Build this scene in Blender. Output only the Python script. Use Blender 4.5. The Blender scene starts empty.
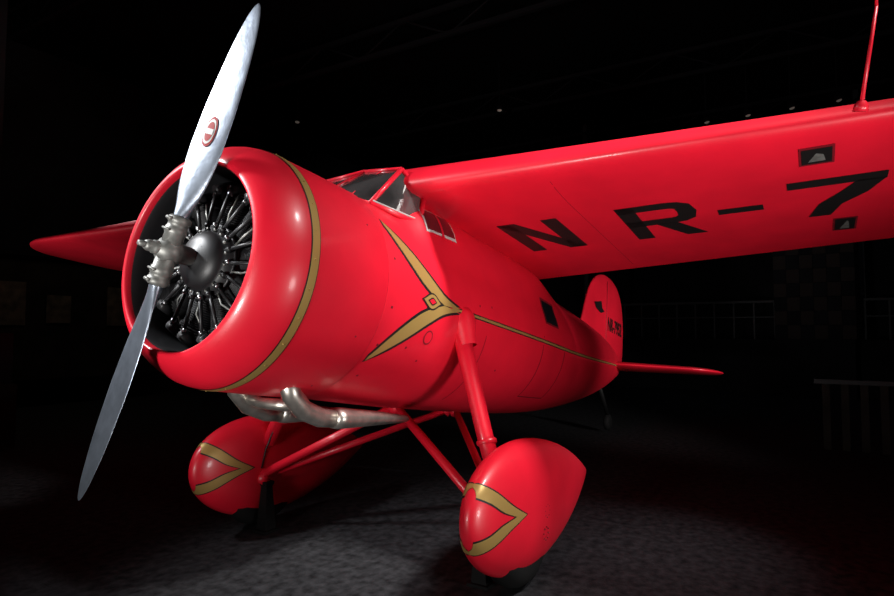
import bpy, bmesh, math, random
import numpy as np
from mathutils import Vector, Matrix
random.seed(3)
sc=bpy.context.scene
sc.view_settings.view_transform='Standard'
sc.view_settings.look='None'
COL=sc.collection
TH=math.radians(8.46); HUBZ=2.055

# ------------------------------------------------------------------ materials
def mat(name,col,rough=.5,metal=0,coat=0,noise=0,nscale=20,bump=0,bscale=60,emis=0,spec=.5,trans=0):
    m=bpy.data.materials.new(name);m.use_nodes=True;nt=m.node_tree;b=nt.nodes['Principled BSDF']
    b.inputs['Base Color'].default_value=(*col,1);b.inputs['Roughness'].default_value=rough
    b.inputs['Metallic'].default_value=metal;b.inputs['Coat Weight'].default_value=coat;b.inputs['Coat Roughness'].default_value=.15
    b.inputs['Specular IOR Level'].default_value=spec;b.inputs['Transmission Weight'].default_value=trans
    tc=nt.nodes.new('ShaderNodeTexCoord')
    if noise:
        n=nt.nodes.new('ShaderNodeTexNoise');n.inputs['Scale'].default_value=nscale;n.inputs['Detail'].default_value=6
        nt.links.new(tc.outputs['Object'],n.inputs['Vector'])
        r=nt.nodes.new('ShaderNodeValToRGB');r.color_ramp.elements[0].position=.3;r.color_ramp.elements[1].position=.7
        r.color_ramp.elements[0].color=(*[c*(1-noise) for c in col],1);r.color_ramp.elements[1].color=(*[min(1,c*(1+noise)) for c in col],1)
        nt.links.new(n.outputs['Fac'],r.inputs['Fac']);nt.links.new(r.outputs['Color'],b.inputs['Base Color'])
    if bump:
        n=nt.nodes.new('ShaderNodeTexNoise');n.inputs['Scale'].default_value=bscale;n.inputs['Detail'].default_value=3
        nt.links.new(tc.outputs['Object'],n.inputs['Vector'])
        bp=nt.nodes.new('ShaderNodeBump');bp.inputs['Strength'].default_value=bump;bp.inputs['Distance'].default_value=.02
        nt.links.new(n.outputs['Fac'],bp.inputs['Height']);nt.links.new(bp.outputs['Normal'],b.inputs['Normal'])
    if emis:
        b.inputs['Emission Color'].default_value=(*col,1);b.inputs['Emission Strength'].default_value=emis
    return m
RED=mat('red_paint',(.70,.008,.026),.40,coat=.22,noise=.09,nscale=2.5,bump=.08,bscale=4)
GOLD=mat('gold_paint',(.42,.27,.08),.4,metal=.35)
BLACK=mat('black_paint',(.006,.005,.005),.5)
ALU=mat('polished_aluminium',(.40,.45,.53),.36,metal=.92,noise=.18,nscale=9,bump=.12,bscale=14)
STEEL=mat('hub_steel',(.22,.22,.205),.5,metal=.6,noise=.25,nscale=30)
ENG=mat('engine_black',(.010,.010,.011),.45,spec=.4)
ENGF=mat('engine_fins',(.009,.009,.010),.55,spec=.3)
ROD=mat('pushrod_chrome',(.35,.35,.36),.3,metal=1)
EXH=mat('exhaust_steel',(.6,.56,.5),.38,metal=.9,noise=.25,nscale=12)
GLASS=mat('window_glass',(.012,.013,.016),.06,coat=1,spec=.8)
WGLASS=mat('windshield_glass',(.035,.032,.032),.12,coat=1,spec=.8,noise=.6,nscale=4)
RUB=mat('tyre_rubber',(.006,.006,.006),.8,spec=.2)
WHITE=mat('pale_paint',(.5,.5,.48),.4)
DRED=mat('mark_red',(.30,.008,.008),.5,spec=.2)
STAND=mat('stand_black',(.004,.004,.004),.6,spec=.2)
SEAM=mat('seam_dark_red',(.16,.0,.006),.6)

plane=bpy.data.objects.new('airplane',None);COL.objects.link(plane)
plane.location=(0,0,HUBZ);plane.rotation_euler=(0,-TH,0)
def link(o,parent=plane):
    COL.objects.link(o);o.parent=parent;return o
def mesh(name,V,F,m,smooth=True,parent=plane):
    me=bpy.data.meshes.new(name);me.from_pydata([tuple(v) for v in V],[],F);me.update()
    me.materials.append(m)
    if smooth:
        for p in me.polygons:p.use_smooth=True
    o=bpy.data.objects.new(name,me);link(o,parent);return o
def fixn(o):
    bm=bmesh.new();bm.from_mesh(o.data);bmesh.ops.remove_doubles(bm,verts=bm.verts,dist=1e-5);bmesh.ops.recalc_face_normals(bm,faces=bm.faces);bm.to_mesh(o.data);bm.free();return o
def grid(name,rows,m,cu=False,cv=False,smooth=True,parent=plane,cap=False):
    n=len(rows);k=len(rows[0]);V=[v for r in rows for v in r];F=[]
    for i in range(n if cv else n-1):
        for j in range(k if cu else k-1):
            a=i*k+j;b=i*k+(j+1)%k;c=((i+1)%n)*k+(j+1)%k;d=((i+1)%n)*k+j
            F.append((a,b,c,d))
    if cap:
        F.append(tuple(range(k)));F.append(tuple((n-1)*k+j for j in range(k)))
    return fixn(mesh(name,V,F,m,smooth,parent))
def tube(name,pts,rad,m,n=16,parent=plane,flat=1.0,flatdir=None):
    pts=[Vector(p) for p in pts]
    if not hasattr(rad,'__len__'):rad=[rad]*len(pts)
    rows=[];prev=None
    for i,p in enumerate(pts):
        t=(pts[min(i+1,len(pts)-1)]-pts[max(i-1,0)]).normalized()
        if prev is None:
            ref=Vector(flatdir) if flatdir else (Vector((0,0,1)) if abs(t.z)<.9 else Vector((1,0,0)))
            a=(ref-t*ref.dot(t)).normalized()
        else:a=(prev-t*prev.dot(t)).normalized()
        prev=a;b=t.cross(a)
        rows.append([p+a*math.cos(q)*rad[i]+b*math.sin(q)*rad[i]*flat for q in [2*math.pi*k/n for k in range(n)]])
    return grid(name,rows,m,cu=True,cap=True,parent=parent)
def revolve(name,prof,m,n=96,axis_o=(0,0,0),ax=(-1,0,0),parent=plane):
    ax=Vector(ax).normalized();ref=Vector((0,0,1)) if abs(ax.z)<.9 else Vector((1,0,0))
    a=(ref-ax*ref.dot(ax)).normalized();b=ax.cross(a);o=Vector(axis_o)
    rows=[[o+ax*s+(a*math.cos(q)+b*math.sin(q))*r for q in [2*math.pi*k/n for k in range(n)]] for s,r in prof]
    return grid(name,rows,m,cu=True,parent=parent)
def smooth_interp(xs,ys):
    xs=np.array(xs,float);ys=np.array(ys,float);h=np.diff(xs);dl=np.diff(ys)/h
    d=np.zeros_like(ys);d[0]=dl[0];d[-1]=dl[-1]
    for i in range(1,len(xs)-1):
        if dl[i-1]*dl[i]>0:
            w1=2*h[i]+h[i-1];w2=h[i]+2*h[i-1];d[i]=(w1+w2)/(w1/dl[i-1]+w2/dl[i])
    def f(x):
        x=min(max(x,xs[0]),xs[-1]);i=min(max(int(np.searchsorted(xs,x)-1),0),len(xs)-2);t=(x-xs[i])/h[i]
        return float((2*t**3-3*t**2+1)*ys[i]+(t**3-2*t**2+t)*h[i]*d[i]+(-2*t**3+3*t**2)*ys[i+1]+(t**3-t**2)*h[i]*d[i+1])
    return f
def sstep(a,b,x):
    t=min(max((x-a)/(b-a),0),1);return t*t*(3-2*t)

# ------------------------------------------------------------------ fuselage
rprof=smooth_interp([.9,1.4,2.2,2.8,3.6,4.4,5.2,6,6.8,7.5,8.0,8.3,8.42],[.698,.718,.732,.732,.72,.69,.635,.555,.44,.30,.18,.09,.015])
def zc(s):return .17*sstep(4,8.6,s)
def hull(s,ph,off=0):
    r=rprof(s)
    hb=.135*sstep(1.30,1.55,s)*(1-sstep(3.5,4.5,s))
    a=abs(((ph+180)%360)-180)
    r+=hb*(1-sstep(32,66,a))
    r+=off;q=math.radians(ph)
    return (-s,r*math.sin(q),zc(s)+r*math.cos(q))
rows=[]
for s in list(np.linspace(.93,8.0,110))+list(np.linspace(8.04,8.42,12)):
    rows.append([hull(s,ph) for ph in np.arange(0,360,3.0)])
grid('fuselage',rows,RED,cu=True,cap=True)

# cowl: profile (s,r)
outer=[(.085,.540),(.092,.562),(.112,.590),(.142,.618),(.18,.645),(.22,.668),(.262,.686),(.30,.6955),(.34,.701),(.40,.7045),(.5,.707),(.75,.711),(.965,.712)]
prof=[(.125,.519),(.11,.520),(.096,.524),(.087,.531)]+outer+[(.975,.709),(.975,.66)]
revolve('engine_cowl',prof,RED,n=128)
revolve('cowl_liner',[(.122,.5195),(.135,.512),(.18,.508),(.3,.505),(.62,.50)],ENG,n=96)
fo_=smooth_interp([p[0] for p in outer],[p[1] for p in outer])
def band(name,s0,s1,off,m):
    revolve(name,[(s,fo_(s)+off) for s in np.linspace(s0,s1,7)],m,n=128)
band('cowl_band_outline',.322,.384,.0020,BLACK);band('cowl_band_gold',.328,.378,.0036,GOLD)
for i in range(28):
    q=2*math.pi*i/28
    revolve('cowl_fastener',[(-.001,.0),(-.001,.005),(.0025,.004),(.003,0)],GOLD,n=8,axis_o=(-.353,.7065*math.sin(q),.7065*math.cos(q)),ax=(0,math.sin(q),math.cos(q)))
for q in (118,152,62):
    q=math.radians(q)
    revolve('cowl_fastener',[(-.001,.0),(-.001,.006),(.0025,.005),(.003,0)],SEAM,n=8,axis_o=(-.82,.712*math.sin(q),.712*math.cos(q)),ax=(0,math.sin(q),math.cos(q)))

def strip(name,f,A,B,m,off,n=40,k=4):
    A=np.array(A,float);B=np.array(B,float)
    def samp(P,n):
        t=np.linspace(0,len(P)-1,n);fx=smooth_interp(range(len(P)),P[:,0]);fy=smooth_interp(range(len(P)),P[:,1]);return [(fx(q),fy(q)) for q in t]
    a=samp(A,n);b=samp(B,n)
    rows=[[f(a[i][0]*(1-w)+b[i][0]*w,a[i][1]*(1-w)+b[i][1]*w,off) for w in np.linspace(0,1,k)] for i in range(n)]
    return grid(name,rows,m)
def mirror_ph(P,c=91):return [(s,2*c-p) for s,p in P]
def side_ph(P,sgn):return [(s,p*sgn) for s,p in P]
for sg in (1,-1):
    ou=[(1.03,52),(1.14,60),(1.28,69),(1.45,79),(1.62,86.5),(1.80,90.2)]
    inn=[(1.035,55),(1.10,64),(1.22,75),(1.36,83.5),(1.47,87.5),(1.60,90.9)]
    oo=[(a-.01 if i==0 else a+.012,b-1.2) for i,(a,b) in enumerate(ou)];ii=[(a-.012,b+1.2) for a,b in inn]
    for f_,nm in ((lambda P:P,'u'),(mirror_ph,'l')):
        strip('trim_outline',hull,side_ph(f_(oo),sg),side_ph(f_(ii),sg),BLACK,.0015)
        strip('trim_gold',hull,side_ph(f_(ou),sg),side_ph(f_(inn),sg),GOLD,.003)
    for sc_,m_,of in ((1.0,BLACK,.0045),(.82,GOLD,.006),(.45,BLACK,.007),(.30,RED,.008)):
        c=1.45;w=.12*sc_;h=4.6*sc_
        strip('trim_diamond',hull,side_ph([(c-w,91),(c,91-h),(c+w,91)],sg),side_ph([(c-w,91),(c,91+h),(c+w,91)],sg),m_,of,n=21,k=7)
    st=[(1.7,91),(3,91.3),(5,92),(6.5,93),(8.0,95)]
    strip('stripe_outline',hull,side_ph([(a,b-1.3-(a-1.7)*.05) for a,b in st],sg),side_ph([(a,b+1.3+(a-1.7)*.05) for a,b in st],sg),BLACK,.0016,n=60)
    strip('stripe_gold',hull,side_ph([(a,b-.65-(a-1.7)*.06) for a,b in st],sg),side_ph([(a,b+.65+(a-1.7)*.06) for a,b in st],sg),GOLD,.003,n=60)
    strip('cabin_window_frame',hull,side_ph([(3.47,56),(3.84,56)],sg),side_ph([(3.47,77),(3.84,77)],sg),SEAM,.002,n=8,k=8)
    strip('cabin_window',hull,side_ph([(3.50,58),(3.81,58)],sg),side_ph([(3.50,75.5),(3.81,75.5)],sg),GLASS,.004,n=8,k=8)
    def line(P,w=.006):
        strip('panel_seam',hull,side_ph([(a-w,b) if abs(P[0][0]-P[-1][0])<.02 else (a,b-.45) for a,b in P],sg),side_ph([(a+w,b) if abs(P[0][0]-P[-1][0])<.02 else (a,b+.45) for a,b in P],sg),SEAM,.0015,n=24,k=2)
    line([(3.40,94),(3.40,138)]);line([(4.0,94),(4.0,138)]);line([(3.40,138),(4.0,138)])
    line([(2.25,100),(2.25,150)],.003)
    strip('cockpit_side_glint_frame',hull,side_ph([(1.50,36),(1.90,34)],sg),side_ph([(1.50,50),(1.90,49)],sg),WHITE,.003,n=8,k=8)  # window frame made pale to carry the whitish reflection around the glass
    strip('cockpit_side_glass',hull,side_ph([(1.515,37),(1.69,36)],sg),side_ph([(1.515,48.8),(1.69,48.3)],sg),GLASS,.006,n=8,k=8)
    strip('cockpit_side_glass',hull,side_ph([(1.72,36),(1.885,35)],sg),side_ph([(1.72,48),(1.885,47.6)],sg),GLASS,.006,n=8,k=8)
    strip('cockpit_window_rail',hull,side_ph([(1.69,33),(1.72,33)],sg),side_ph([(1.69,51),(1.72,51)],sg),RED,.008,n=4,k=8)
    for s,p in [(1.05,75),(1.05,100),(1.05,120),(1.08,140),(1.3,104),(1.32,118),(1.5,124),(2.1,84),(2.3,82),(2.6,120),(3.4,88),(1.2,65)]:
        strip('fastener',hull,side_ph([(s-.008,p-.6),(s+.008,p-.6)],sg),side_ph([(s-.008,p+.6),(s+.008,p+.6)],sg),SEAM,.002,n=3,k=3)
    for sc_,m_,of in ((1,SEAM,.002),(.8,RED,.003)):
        s,p=1.50,110
        strip('access_cover',hull,side_ph([(s-.05*sc_,p),(s-.035*sc_,p-2.8*sc_),(s,p-4*sc_),(s+.035*sc_,p-2.8*sc_),(s+.05*sc_,p)],sg),side_ph([(s-.05*sc_,p),(s-.035*sc_,p+2.8*sc_),(s,p+4*sc_),(s+.035*sc_,p+2.8*sc_),(s+.05*sc_,p)],sg),m_,of,n=17,k=7)

# ------------------------------------------------------------------ windshield
C0=(-1.10,0,.715);T0=(-1.47,0,1.01)
for sg in (1,-1):
    C1=(-1.12,.38*sg,.598);C2=(-1.50,.53*sg,.555);T1=(-1.44,.37*sg,.965);T2=(-1.56,.50*sg,.79)
    mesh('windshield_glass',[C0,C1,T1,T0],[(0,1,2,3)],WGLASS,False)
    mesh('windshield_side_glass',[C1,C2,T2,T1],[(0,1,2,3)],WGLASS,False)
    for a,b,r in ((C0,C1,.016),(C1,C2,.02),(C1,T1,.018),(T1,T0,.018),(T1,T2,.02),(C2,T2,.022),(C0,T0,.014)):
        tube('windshield_frame',[a,b],r,RED,10)
    M0=tuple((np.array(C0)+np.array(C1))/2);M1=tuple((np.array(T0)+np.array(T1))/2)
    tube('windshield_frame',[M0,M1],.009,RED,8)
    N0=Vector(C1).lerp(Vector(C2),.5);N1=Vector(T1).lerp(Vector(T2),.3)
    tube('windshield_frame',[N0,N1],.009,WHITE,8)  # frame bar in pale colour, part of the painted whitish reflection
    tube('windshield_glint_trim',[Vector(C1)+Vector((-.01,.012*sg,.022)),Vector(C2)+Vector((0,.012*sg,.022))],.006,WHITE,8)  # pale edge painting the whitish reflection along the side glass
    mesh('cockpit_roof',[T0,T1,(-2.0,.37*sg,1.10),(-2.0,0,1.12)],[(0,1,2,3)],RED,False)
    mesh('cockpit_roof',[T1,T2,(-2.0,.55*sg,.92),(-2.0,.37*sg,1.10)],[(0,1,2,3)],RED,False)

# ------------------------------------------------------------------ wing
CX=[0,.0125,.025,.05,.1,.15,.2,.3,.4,.5,.6,.7,.8,.9,.95,1]
CU=[3.5,5.45,6.5,7.9,9.6,10.69,11.36,11.7,11.4,10.52,9.15,7.35,5.22,2.8,1.49,.12]
CL=[3.5,1.93,1.47,.93,.42,.15,.03,0,0,0,0,0,0,0,0,0]
fu=smooth_interp(np.sqrt(CX),CU);fl=smooth_interp(np.sqrt(CX),CL)
TIP=6.27
def wpar(y):
    y=abs(y);le=1.43+.0468*(y-.45);te=1.43+2.54-.1104*(y-.45)
    b=.72+.038*(y-.45);th=.175-.085*(y/6.25)
    if y>5.3:
        q=(y-5.3)/(TIP-5.3);k=math.sqrt(max(0,1-q*q))
        c=le+(te-le)*.42
        le2=c-(c-le)*k;te2=c+(te-c)*k
        b+=(1-k)*.05;le,te=le2,te2+.0001
    return le,te,b,th
def wlow(s,y,off=0):
    le,te,b,th=wpar(y);c=te-le;t=min(max((s-le)/c,0),1)
    return (-s,y,b+fl(math.sqrt(t))/11.7*th*c-off)
tt=[(1-math.cos(q))/2 for q in np.linspace(0,math.pi,40)]
rows=[]
ys=list(np.linspace(0,5.3,28))+[5.3+(TIP-5.3)*math.sin(q) for q in np.linspace(.1,math.pi/2-.02,14)]
ys=[-y for y in ys[::-1]]+ys[1:]
for y in ys:
    le,te,b,th=wpar(y);c=te-le
    up=[(-(le+t*c),y,b+fu(math.sqrt(t))/11.7*th*c) for t in tt[::-1]]
    lo=[(-(le+t*c),y,b+fl(math.sqrt(t))/11.7*th*c) for t in tt[1:]]
    rows.append(up+lo)
grid('wing',rows,RED,cu=True,cap=True)

def quad(name,f,p,m,off,n=8,k=6):
    a,b,c,d=[np.array(q,float) for q in p]
    rows=[]
    for i in np.linspace(0,1,n):
        l=a*(1-i)+b*i;r=d*(1-i)+c*i
        rows.append([f(*(l*(1-j)+r*j),off) for j in np.linspace(0,1,k)])
    return grid(name,rows,m,smooth=True)
S0,S1=2.20,2.96
def L(name,p):quad('wing_letter_'+name,wlow,[(S0+(S1-S0)*v,y) for y,v in p],BLACK,.003)
y0,y1=.77,1.26
L('N',[(y0,0),(y0,1),(y0+.125,1),(y0+.125,0)]);L('N',[(y1-.125,0),(y1-.125,1),(y1,1),(y1,0)])
L('N',[(y0,0),(y1-.15,1),(y1,1),(y0+.15,0)])
y0,y1=1.69,2.2
L('R',[(y0,0),(y0,1),(y0+.125,1),(y0+.125,0)])
L('R',[(y0,0),(y0,.16),(y0+.33,.16),(y0+.33,0)]);L('R',[(y0,.42),(y0,.58),(y0+.33,.58),(y0+.33,.42)])
cy=y0+.33
P=[(cy,0),(cy+.09,.02),(cy+.16,.10),(cy+.185,.29),(cy+.16,.48),(cy+.09,.56),(cy,.58)]
Q=[(cy,.16),(cy+.035,.17),(cy+.055,.2),(cy+.06,.29),(cy+.055,.38),(cy+.035,.41),(cy,.42)]
for i in range(6):L('R',[P[i],P[i+1],Q[i+1],Q[i]])
L('R',[(y0+.2,.56),(y1-.14,1),(y1+.01,1),(y0+.35,.56)])
L('dash',[(2.33,.38),(2.33,.52),(2.61,.52),(2.61,.38)])
y0,y1=2.76,3.27
L('7',[(y0,-.04),(y0,.12),(y1,.12),(y1,-.04)])
L('7',[(y1-.14,.08),(y1-.23,.32),(y1-.08,.38),(y1,.10)]);L('7',[(y1-.23,.32),(y1-.34,.56),(y1-.21,.62),(y1-.08,.38)]);L('7',[(y1-.34,.56),(y1-.40,.9),(y1-.27,.9),(y1-.21,.62)])
def seg(name,y0,segs):
    for a in segs:L(name,[(y0+a[0],a[1]),(y0+a[0],a[3]),(y0+a[2],a[3]),(y0+a[2],a[1])])
seg('9',3.6,[(0,0,.5,.16),(0,0,.13,.55),(.37,0,.5,1),(0,.42,.5,.57),(0,.84,.5,1)])
seg('5',4.25,[(0,0,.5,.16),(0,0,.13,.55),(.37,.42,.5,1),(0,.42,.5,.57),(0,.84,.5,1)])
seg('2',4.85,[(0,0,.45,.16),(.32,0,.45,.57),(0,.42,.13,1),(0,.42,.45,.57),(0,.84,.45,1)])
for nm,(a,b,c,d) in {'a':(1.73,1.91,2.845,2.99),'b':(3.0,3.26,3.03,3.15)}.items():
    quad('inspection_window_frame',wlow,[(a-.02,c-.012),(b+.02,c-.012),(b+.02,d+.012),(a-.02,d+.012)],SEAM,.003)
    quad('inspection_window',wlow,[(a,c),(b,c),(b,d),(a,d)],BLACK,.005)
    quad('inspection_window_fitting',wlow,[(a+.05,c+.07),(b-.03,c+.03),(b-.03,d-.03),(a+.07,d-.04)],STEEL,.006)
for y in (1.45,3.55):
    quad('wing_seam',wlow,[(1.6,y),(3.7,y),(3.7,y+.003),(1.6,y+.003)],SEAM,.001,n=20,k=2)
quad('aileron_seam',wlow,[(3.05,3.6),(2.85,5.6),(2.86,5.6),(3.06,3.6)],SEAM,.002,n=20,k=2)
b0=Vector((-1.46,3.10,.87));tp=Vector((-1.28,3.17,1.30))
tube('pitot_mast',[b0,tp],[.017,.013],RED,10,flat=.6)
revolve('mast_foot',[(0,.0),(0,.035),(.03,.03),(.05,.017)],RED,n=20,axis_o=b0,ax=tp-b0)
tube('pitot_tube',[tp,tp+Vector((.02,.0,.04)),tp+Vector((.10,.03,.06)),tp+Vector((.25,.04,.06))],.007,RED,8)

# ------------------------------------------------------------------ tail
fo=[(6.35,.45),(6.58,.85),(6.72,1.15),(6.92,1.40),(7.25,1.57),(7.66,1.64),(8.1,1.60),(8.42,1.46),(8.62,1.2),(8.70,.8),(8.70,.35),(8.55,.08),(8.3,-.02),(7.6,.0),(6.8,.1)]
ring=np.array(fo);cen=ring.mean(0)
rows=[]
for th_,k in ((0,1.0),(.02,.985),(.045,.93),(.06,.7),(.062,.0)):
    rows.append([(-(cen[0]+(x-cen[0])*k),th_,cen[1]+(z-cen[1])*k) for x,z in fo])
full=[[(x,-y,z) for x,y,z in r] for r in rows[::-1]]+rows[1:]
o=grid('fin_and_rudder',full,RED,cu=True)
sd=o.modifiers.new('s','SUBSURF');sd.levels=2;sd.render_levels=2
tube('rudder_hinge_seam',[(-7.55,.062,.25),(-7.55,.062,1.5)],.005,SEAM,6)
def textobj(body,size,m):
    c=bpy.data.curves.new('lettering','FONT');c.body=body;c.size=size;c.extrude=.001;c.offset=.006
    o=bpy.data.objects.new('registration_lettering',c);c.materials.append(m);link(o);return o
t=textobj('NR-7952',.30,BLACK)
t.matrix_local=Matrix(((-.72,0,0,-7.62),(0,0,1,.066),(0,1,0,.72),(0,0,0,1)))
mesh('fin_mark',[(-6.92,.068,1.05),(-7.25,.068,1.12),(-7.3,.068,1.02),(-7.42,.068,.98),(-7.25,.068,.93),(-7.0,.068,.97)],[(0,1,2,3,4,5)],BLACK,False)
for sg in (1,-1):
    rows=[]
    for y in list(np.linspace(0,1.35,8))+[1.35+.42*math.sin(q) for q in np.linspace(.15,math.pi/2-.03,9)]:
        le=6.75+.22*y;te=8.0+.02*y
        if y>1.35:
            q=(y-1.35)/.42;k=math.sqrt(max(0,1-q*q));c=le+(te-le)*.4;le=c-(c-le)*k;te=c+(te-c)*k+.0001
        cc=te-le;th=.05
        rows.append([(-(le+t_*cc),y*sg,.12-.035*y/1.77+ (th if up else -th)*cc*2*math.sqrt(max(t_,0))*(1-t_)*1.3) for up,seq in ((1,tt[::-1]),(0,tt[1:-1])) for t_ in seq])
    grid('stabilizer',rows,RED,cu=True,cap=True)
tube('tail_skid',[(-7.4,0,-.12),(-7.75,0,-.42),(-7.95,0,-.60)],[.04,.035,.03],STAND,12)
revolve('tail_wheel',[(-.05,.0),(-.05,.09),(-.03,.125),(.03,.125),(.05,.09),(.05,0)],RUB,n=32,axis_o=(-7.98,0,-.72),ax=(0,1,0))

# ------------------------------------------------------------------ landing gear
PS0,PS1=1.23,3.26
def pk(s):
    t=min(max((s-PS0)/(PS1-PS0),0),1)
    k=math.sqrt(max(0,1-((.36-t)/.36)**2)) if t<.36 else (1-((t-.36)/.64)**1.9*.93)
    return t,k
def pant_f(yc):
    def f(s,ph,off=0):
        t,k=pk(s)
        h=.42*k+off;w=.172*k**.95+off
        q=math.radians(ph);sn,cs=math.sin(q),math.cos(q);e=2/2.2
        y=w*math.copysign(abs(sn)**e,sn);z=h*math.copysign(abs(cs)**e,cs)
        zz=-1.30+.17*t*t+z
        return (-s,yc+y,max(zz,-1.675-off))
    return f
def pant_side(pf,sd_):
    def g(s,dz,off=0):
        t,k=pk(s);h=.42*k+1e-6;c=min(1,abs(dz)/h)**(2.2/2)
        ph=math.degrees(math.acos(c));ph=ph if dz>0 else 180-ph
        return pf(s,ph*sd_,off)
    return g
for sg in (1,-1):
    yc=1.2*sg;pf=pant_f(yc)
    ts=[(1-math.cos(q))/2 for q in np.linspace(0.02,math.pi-.02,64)]
    rows=[[pf(PS0+(PS1-PS0)*t_,ph) for ph in np.arange(0,360,5)] for t_ in ts]
    grid('wheel_pant',rows,RED,cu=True,cap=True)
    for sd_ in (1,-1):
        g=pant_side(pf,sd_)
        for v in (1,-1):
            A=[(1.30,.195*v),(1.40,.145*v),(1.54,.065*v),(1.70,0)];B=[(1.272,.12*v),(1.35,.09*v),(1.46,.035*v),(1.585,0)]
            A2=[(1.303,.204*v),(1.404,.154*v),(1.546,.072*v),(1.718,0)];B2=[(1.269,.111*v),(1.344,.083*v),(1.453,.03*v),(1.567,0)]
            strip('pant_trim_outline',g,A2,B2,BLACK,.002,n=40,k=8)
            strip('pant_trim_gold',g,A,B,GOLD,.004,n=40,k=8)
    for cs_,cz_ in ((2.02,-1.30),(2.02,-1.44)):
        for i in range(8):
            q=i*math.pi/4
            f=pf(cs_+.035*math.cos(q),90*sg);
            revolve('pant_rivet',[(0,.0),(0,.006),(.004,.004),(.004,0)],SEAM,n=8,axis_o=(-(cs_+.04*math.cos(q)),f[1]-.004*sg,cz_+.04*math.sin(q)),ax=(0,sg,0))
    revolve('tyre',[(-.10,.20),(-.105,.30),(-.09,.365),(-.05,.395),(0,.405),(.05,.395),(.09,.365),(.105,.30),(.10,.20)],RUB,n=64,axis_o=(-1.93,yc,-1.375),ax=(0,1,0))
    revolve('wheel_hub',[(-.09,0),(-.09,.2),(.09,.2),(.09,0)],STEEL,n=32,axis_o=(-1.93,yc,-1.375),ax=(0,1,0))
    tube('oleo_leg',[(-1.90,.66*sg,-.05),(-1.89,.78*sg,-.38),(-1.86,.95*sg,-.82),(-1.85,1.06*sg,-1.10)],[.074,.070,.064,.062],RED,20,flat=.85,flatdir=(1,0,0))
    revolve('leg_top_fairing',[(-.10,.0),(-.095,.035),(-.07,.07),(-.01,.092),(.05,.088),(.12,.078),(.2,.072)],RED,n=32,axis_o=(-1.90,.70*sg,-.06),ax=(0,.28*sg,-.95))
    revolve('leg_collar',[(-.02,.06),(-.012,.070),(.012,.070),(.02,.06)],RED,n=32,axis_o=(-1.86,.98*sg,-.90),ax=(0,.3*sg,-.95))
    tube('front_brace_strut',[(-2.15,-.02*sg,-.70),(-1.80,1.06*sg,-1.36)],.034,RED,14)
    tube('rear_brace_strut',[(-3.05,.02*sg,-.70),(-1.95,1.06*sg,-1.34)],.030,RED,14)
    tube('axle_fairing',[(-1.80,1.0*sg,-1.38),(-1.88,1.2*sg,-1.38)],.05,RED,14)
    tube('brake_line',[(-1.84,.80*sg,-.5),(-1.83,.93*sg,-.8),(-1.80,1.03*sg,-1.15),(-1.78,1.03*sg,-1.3)],.007,BLACK,8)
    tube('strut_fitting',[(-2.15,-.02*sg,-.68),(-2.14,.03*sg,-.76)],.05,RED,14)
    tube('strut_fitting',[(-3.05,.02*sg,-.66),(-3.0,.06*sg,-.75)],.045,RED,14)
    ys_=.24*sg
    tube('exhaust_pipe',[(-.70,ys_,-.58),(-.76,ys_,-.69),(-.87,ys_,-.775),(-1.02,ys_,-.815),(-1.18,ys_,-.82)],[.055,.060,.062,.060,.056],EXH,24)
    tube('exhaust_tailpipe',[(-1.13,ys_,-.815),(-1.15,ys_,-.815),(-1.19,ys_,-.815),(-1.55,ys_,-.805),(-1.95,ys_,-.80)],[.045,.066,.070,.052,.026],EXH,24,flat=1.3)
tube('exhaust_crossover',[(-.85,-.28,-.72),(-.80,-.05,-.755),(-.80,.1,-.755),(-.85,.2,-.75)],.036,EXH,16)

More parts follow.
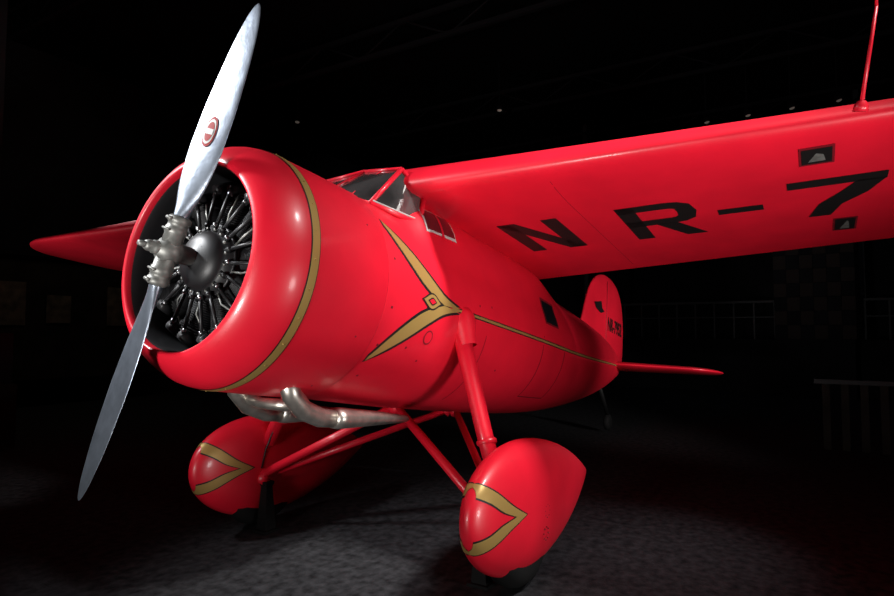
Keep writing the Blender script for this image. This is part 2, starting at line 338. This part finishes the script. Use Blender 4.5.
# ------------------------------------------------------------------ engine
eng=bpy.data.objects.new('radial_engine',None);link(eng)
revolve('engine_bulkhead',[(.55,0),(.55,.5)],ENGF,n=48,parent=eng)
revolve('crankcase',[(.125,0),(.128,.03),(.138,.06),(.143,.08),(.15,.11),(.168,.145),(.195,.168),(.215,.173),(.215,.195),(.24,.195),(.245,.21),(.5,.21)],ENG,n=64,parent=eng)
for i in range(18):
    q=2*math.pi*i/18
    revolve('crankcase_bolt',[(0,.0),(0,.008),(.015,.008),(.015,0)],STEEL,n=8,axis_o=(-.205,.184*math.sin(q),.184*math.cos(q)),parent=eng)
for i in range(9):
    q=2*math.pi*i/9+.1;rd=Vector((0,math.sin(q),math.cos(q)));tg=Vector((0,math.cos(q),-math.sin(q)))
    P=[(.19,.0),(.19,.06)];r=.20
    while r<.375:
        P+=[(r,.066),(r+.001,.086),(r+.005,.086),(r+.006,.066)];r+=.013
    P+=[(.375,.06)]
    while r<.47:
        P+=[(r,.072),(r+.001,.098),(r+.006,.098),(r+.007,.072)];r+=.016
    P+=[(.485,.05),(.49,0)]
    revolve('cylinder',P,ENGF,n=28,axis_o=(-.36,0,0),ax=rd,parent=eng)
    for k in (-1,1):
        a=Vector((-.215,0,0))+rd*.17+tg*k*.035;b=Vector((-.245,0,0))+rd*.43+tg*k*.065
        tube('pushrod_tube',[a,b],.0105,ENG,10,parent=eng)
        tube('rocker_box',[b-rd*.01+Vector((.01,0,0)),b+rd*.045+Vector((-.10,0,0))],[.03,.034],ENG,12,parent=eng)
        revolve('pushrod_nut',[(-.01,0),(-.01,.016),(.012,.016),(.012,0)],ROD if k>0 else ENG,n=8,axis_o=a+rd*.035,ax=rd,parent=eng)
        revolve('pushrod_nut',[(-.01,0),(-.01,.016),(.012,.016),(.012,0)],ROD,n=8,axis_o=b-rd*.035,ax=rd,parent=eng)
    tube('ignition_lead',[Vector((-.25,0,0))+rd*.2+tg*.08,Vector((-.24,0,0))+rd*.28+tg*.1,Vector((-.27,0,0))+rd*.36+tg*.09,Vector((-.30,0,0))+rd*.41+tg*.07],.006,STEEL,8,parent=eng)
    tube('intake_pipe',[Vector((-.50,0,0))+rd*.2+tg*.1,Vector((-.46,0,0))+rd*.32+tg*.125,Vector((-.46,0,0))+rd*.45+tg*.10],.025,ENG,12,parent=eng)
revolve('ignition_ring',[(.24,.212),(.25,.222),(.265,.212),(.25,.202),(.24,.212)],ENG,n=64,parent=eng)

# ------------------------------------------------------------------ propeller
prop=bpy.data.objects.new('propeller',None);link(prop)
PSI=.3154;U=Vector((0,math.sin(PSI),math.cos(PSI)));W=Vector((0,math.cos(PSI),-math.sin(PSI)));X=Vector((1,0,0))
secs=[(.12,.075,.075,16),(.19,.080,.072,16),(.25,.115,.055,15),(.33,.165,.042,14),(.45,.208,.032,12),(.60,.232,.026,10.5),(.75,.232,.02,9),(.92,.212,.017,8),(1.08,.182,.013,7),(1.20,.146,.010,7),(1.30,.100,.008,6),(1.35,.062,.006,6),(1.378,.028,.004,6),(1.385,.004,.002,6)]
fc=smooth_interp([a[0] for a in secs],[a[1] for a in secs]);ft=smooth_interp([a[0] for a in secs],[a[2] for a in secs]);fb=smooth_interp([a[0] for a in secs],[a[3] for a in secs])
def blade_pt(sg,r,q,off=0):
    c=fc(r);t=ft(r);b=math.radians(fb(r))
    ch=(X*math.sin(b)-W*sg*math.cos(b));nn=(X*math.cos(b)+W*sg*math.sin(b))
    return U*sg*r+ch*(c/2*math.cos(q))+nn*((t/2+off)*math.sin(q)*(1 if math.sin(q)>0 else .55 if r>.3 else 1))
for sg in (1,-1):
    rr=list(np.linspace(.12,1.3,50))+list(np.linspace(1.31,1.385,16))
    grid('blade',[[blade_pt(sg,r,2*math.pi*k/32) for k in range(32)] for r in rr],ALU,cu=True,cap=True,parent=prop)
    if sg>0:
        for k_,m_,of in ((1,DRED,.003),(.82,WHITE,.0045),(.64,DRED,.006)):
            rows=[]
            for i in np.linspace(-1,1,21):
                r=.66+.085*k_*i;hw=.042*k_*math.sqrt(max(0,1-i*i))+1e-4
                row=[]
                for j in np.linspace(-1,1,7):
                    cq=max(-.95,min(.95,(j*hw)/(fc(r)/2)));row.append(blade_pt(sg,r,math.acos(cq),of))
                rows.append(row)
            grid('blade_mark',rows,m_,parent=prop)
        rows=[]
        for rr_ in (.645,.675):
            rows.append([blade_pt(sg,rr_,math.acos((j*.026)/(fc(rr_)/2)),.0075) for j in np.linspace(-1,1,5)])
        grid('blade_mark_bar',rows,WHITE,parent=prop)
    revolve('blade_socket',[(.02,.0),(.02,.052),(.09,.052),(.095,.057),(.125,.057),(.13,.052),(.15,.052),(.155,.058),(.18,.058),(.19,.045),(.20,0)],STEEL,n=40,ax=U*sg,parent=prop)
    revolve('clamp_lug',[(-.02,.0),(-.02,.010),(.02,.010),(.02,0)],STEEL,n=10,axis_o=U*sg*.168+X*.061,ax=W,parent=prop)
    revolve('clamp_bolt',[(-.03,.0),(-.03,.007),(.03,.007),(.03,0)],STEEL,n=10,axis_o=U*sg*.11+X*.058,ax=W,parent=prop)
revolve('hub_barrel',[(-.07,0),(-.07,.038),(-.05,.045),(-.045,.062),(.04,.066),(.05,.055),(.12,.05),(.14,.045)],STEEL,n=48,parent=prop)
revolve('hub_nut',[(-.135,.0),(-.135,.022),(-.12,.030),(-.09,.030),(-.088,.036),(-.066,.036)],STEEL,n=20,parent=prop)
revolve('hub_spindle',[(-.17,.0),(-.17,.014),(-.14,.017),(-.12,.017)],STEEL,n=16,parent=prop)

# ------------------------------------------------------------------ jack stands
PM=Matrix.Translation((0,0,HUBZ))@Matrix.Rotation(-TH,4,'Y')
for sg in (1,-1):
    top=PM@Vector((-1.83,1.0*sg,-1.42))
    e=bpy.data.objects.new('jack_stand',None);COL.objects.link(e)
    x,y,z=top
    V=[];F=[]
    for zz,w in ((0,.075),(.02,.075),(.021,.055),(z-.02,.032),(z,.042),(z+.02,.042)):
        V+= [(x-w,y-w,zz),(x+w,y-w,zz),(x+w,y+w,zz),(x-w,y+w,zz)]
    for i in range(5):
        for j in range(4):
            F.append((i*4+j,i*4+(j+1)%4,(i+1)*4+(j+1)%4,(i+1)*4+j))
    F+=[(3,2,1,0),(20,21,22,23)]
    mesh('stand_body',V,F,STAND,False,parent=e)

# ------------------------------------------------------------------ hall
FLOORM=mat('floor_carpet',(.026,.026,.028),.95,noise=.6,nscale=14,bump=.2,bscale=60,spec=.1)
WALL=mat('wall_dark',(.010,.010,.011),.9,noise=.3,nscale=1.2,spec=.1)
CEIL=mat('ceiling_dark',(.003,.003,.003),.95,noise=.2,spec=.05)
PANEL=mat('exhibit_panel',(.018,.015,.012),.7,noise=.4,nscale=3,spec=.1)
RAIL=mat('rail_metal',(.018,.018,.02),.6,metal=.2)
BEAM=mat('truss_metal',(.006,.006,.007),.8,spec=.1)
def box(name,c,s,m,parent=None,bev=0):
    bm=bmesh.new();bmesh.ops.create_cube(bm,size=1)
    for v in bm.verts:v.co=Vector((v.co.x*s[0]+c[0],v.co.y*s[1]+c[1],v.co.z*s[2]+c[2]))
    if bev:bmesh.ops.bevel(bm,geom=bm.edges[:],offset=bev,segments=2,affect='EDGES')
    me=bpy.data.meshes.new(name);bm.to_mesh(me);bm.free();me.materials.append(m)
    o=bpy.data.objects.new(name,me);COL.objects.link(o)
    if parent:o.parent=parent
    return o
X0,X1,Y0,Y1,H=-19,9,-12,13,8
box('floor',((X0+X1)/2,(Y0+Y1)/2,-.1),(X1-X0,Y1-Y0,.2),FLOORM)
box('ceiling',((X0+X1)/2,(Y0+Y1)/2,H+.1),(X1-X0,Y1-Y0,.2),CEIL)
box('wall_back',(X0-.1,(Y0+Y1)/2,H/2),(.2,Y1-Y0,H),WALL)
box('wall_left',((X0+X1)/2,Y0-.1,H/2),(X1-X0,.2,H),WALL)
box('wall_right',((X0+X1)/2,Y1+.1,H/2),(X1-X0,.2,H),WALL)
box('wall_front',(X1+.1,(Y0+Y1)/2,H/2),(.2,Y1-Y0,H),WALL)
def emp(n):
    e=bpy.data.objects.new(n,None);COL.objects.link(e);return e
for i,x in enumerate((-15,-11,-7,-3)):
    e=emp('ceiling_truss')
    for zz in (7.4,6.9):
        box('chord',(x,0.5,zz),(.08,24.6,.08),BEAM,e)
    for k in range(24):
        y=-11.5+k;p0=(x,y,6.9 if k%2 else 7.4);p1=(x,y+1,7.4 if k%2 else 6.9)
        tube('web',[p0,p1],.02,BEAM,6,parent=e)
for (x,y) in ((-2.35,-8.0),(-16,-3),(-17,4)):
    box('column',(x,y,H/2),(.12,.12,H),RAIL)
e=emp('display_wall')
box('panel',(-5.2,-11.3,1.9),(4.2,.15,2.6),PANEL,e);box('panel_frame',(-5.2,-11.2,3.25),(4.3,.2,.1),BEAM,e)
for i,(px,pz,w,h) in enumerate(((-6.3,2.2,.7,.9),(-4.9,2.1,.5,.6),(-4.0,2.2,.5,.9))):
    box('picture_%d'%(i+1),(px,-11.2,pz),(w,.04,h),mat('picture_tone_%d'%i,(.10,.08,.055),.5,noise=.7,nscale=5),e)
e=emp('display_case')
box('plinth',(-1.6,-7.0,.45),(1.2,.7,.9),PANEL,e,.02);box('top_case',(-1.6,-7.0,1.25),(1.1,.6,.7),GLASS,e,.01)
e=emp('balcony_railing')
for i in range(16):
    box('post',(-16.5,-2+i*.5,1.9),(.04,.04,1.0),RAIL,e)
box('handrail',(-16.5,1.75,2.42),(.06,7.8,.06),RAIL,e);box('midrail',(-16.5,1.75,2.0),(.03,7.8,.03),RAIL,e);box('deck',(-16.5,1.75,.7),(1.0,8,1.4),WALL,e)
e=emp('checkered_display_panel')
TL=mat('tile_light',(.022,.016,.014),.7,spec=.1)
for i in range(6):
    for j in range(7):
        box('tile',(-15,2.2+i*.28,1.6+j*.34),(.05,.27,.33),TL if (i+j)%2 else WALL,e)
box('support',(-15.05,2.9,.75),(.06,1.6,1.5),WALL,e)
e=emp('striped_barrier')
for i in range(7):box('slat',(-8,3.0+i*.22,.45),(.04,.09,.9),PANEL,e)
box('top_bar',(-8,3.66,.93),(.06,1.6,.06),RAIL,e)
e=emp('visitor_railing')
for i in range(9):box('post',(-4.5,4.9+i*.35,.38),(.03,.03,.76),BEAM,e)
box('handrail',(-4.5,6.3,.78),(.06,3.2,.05),CEIL,e)
LAMP=mat('lamp_glow',(1,.9,.75),.5,emis=.03)
for (x,y,z) in ((-8,-7.2,6.6),(-12,1.0,6.3),(-12,1.8,6.3),(-12,2.6,6.3),(-12,3.4,6.3),(-10,-3,6.7),(-14,-1,6.6)):
    e=emp('ceiling_spotlight');e.location=(x,y,z)
    revolve('can',[(0,.0),(0,.06),(.2,.09),(.2,.08)],BEAM,n=20,axis_o=(0,0,0),ax=(.3,.2,-1),parent=e)
    revolve('lens',[(.17,.0),(.17,.05)],LAMP,n=16,axis_o=(0,0,0),ax=(.3,.2,-1),parent=e)
    tube('stem',[(0,0,0),(0,0,7.0-z+.9)],.012,BEAM,6,parent=e)

# ------------------------------------------------------------------ lights
def area(name,loc,tgt,size,power,col=(1,1,1),spread=180):
    l=bpy.data.lights.new(name,'AREA');l.energy=power;l.size=size;l.color=col;l.spread=math.radians(spread)
    o=bpy.data.objects.new(name,l);COL.objects.link(o);o.location=loc
    o.rotation_euler=(Vector(tgt)-Vector(loc)).to_track_quat('-Z','Y').to_euler();return o
area('key_light',(4.4,.6,.9),(-.3,.3,2.1),.7,28,(1,.98,.96),spread=60)
area('side_light',(-.4,6.2,.7),(-2.2,.6,2.0),.9,22,(1,.97,.95),spread=62)
area('wing_light',(1.2,4.8,.35),(-2.3,2.2,2.95),.6,13,(1,.97,.95),spread=58)
area('top_light',(2.0,-3.4,5.2),(-.5,-.2,2.2),.6,36,(.95,.97,1),spread=45)
area('overhead_light',(-1.5,5.0,6.5),(-2.0,1.0,2.0),.6,40,(1,.98,.96),spread=40)
area('tail_fill',(-3.6,6.4,1.6),(-7.7,.3,1.7),.5,20,(1,.96,.94),spread=36)  # fill added to brighten the tail, not a lamp on the aircraft
area('far_wing_fill',(2.2,-6.5,.7),(-2.0,-4.7,2.6),.5,12,(1,.96,.94),spread=55)  # added fill that lifts the dim far wing, no lamp stands here
area('floor_light',(-3.4,-5.6,5.5),(-1.9,-1.1,0),.5,40,(.92,.95,1),spread=30)
area('rear_wheel_light',(-4.5,3.6,3.0),(-2.4,1.3,0),.4,5,(.92,.95,1),spread=45)
area('hall_light',(-13,2,6.2),(-16,1,1),3,5,(.8,.85,1))
area('hall_light_left',(-5,-8,6.2),(-5,-11,1.5),2,9,(1,.85,.7))
w=bpy.data.worlds.new('world');sc.world=w;w.use_nodes=True;w.node_tree.nodes['Background'].inputs[0].default_value=(.5,.55,.65,1);w.node_tree.nodes['Background'].inputs[1].default_value=.003

# ------------------------------------------------------------------ camera
a,b,rl=.5550,.1798,.0777
d=Vector((-math.cos(a)*math.cos(b),-math.sin(a)*math.cos(b),math.sin(b)))
rt=d.cross(Vector((0,0,1))).normalized();up=rt.cross(d)
r2=rt*math.cos(rl)+up*math.sin(rl);u2=r2.cross(d)
M=Matrix(((r2.x,u2.x,-d.x,1.8428),(r2.y,u2.y,-d.y,2.8750),(r2.z,u2.z,-d.z,-.6955),(0,0,0,1)))
cd=bpy.data.cameras.new('camera');cd.sensor_width=36;cd.lens=602.14/894*36;cd.clip_start=.05;cd.clip_end=100
co=bpy.data.objects.new('camera',cd);COL.objects.link(co);co.matrix_world=PM@M;sc.camera=co
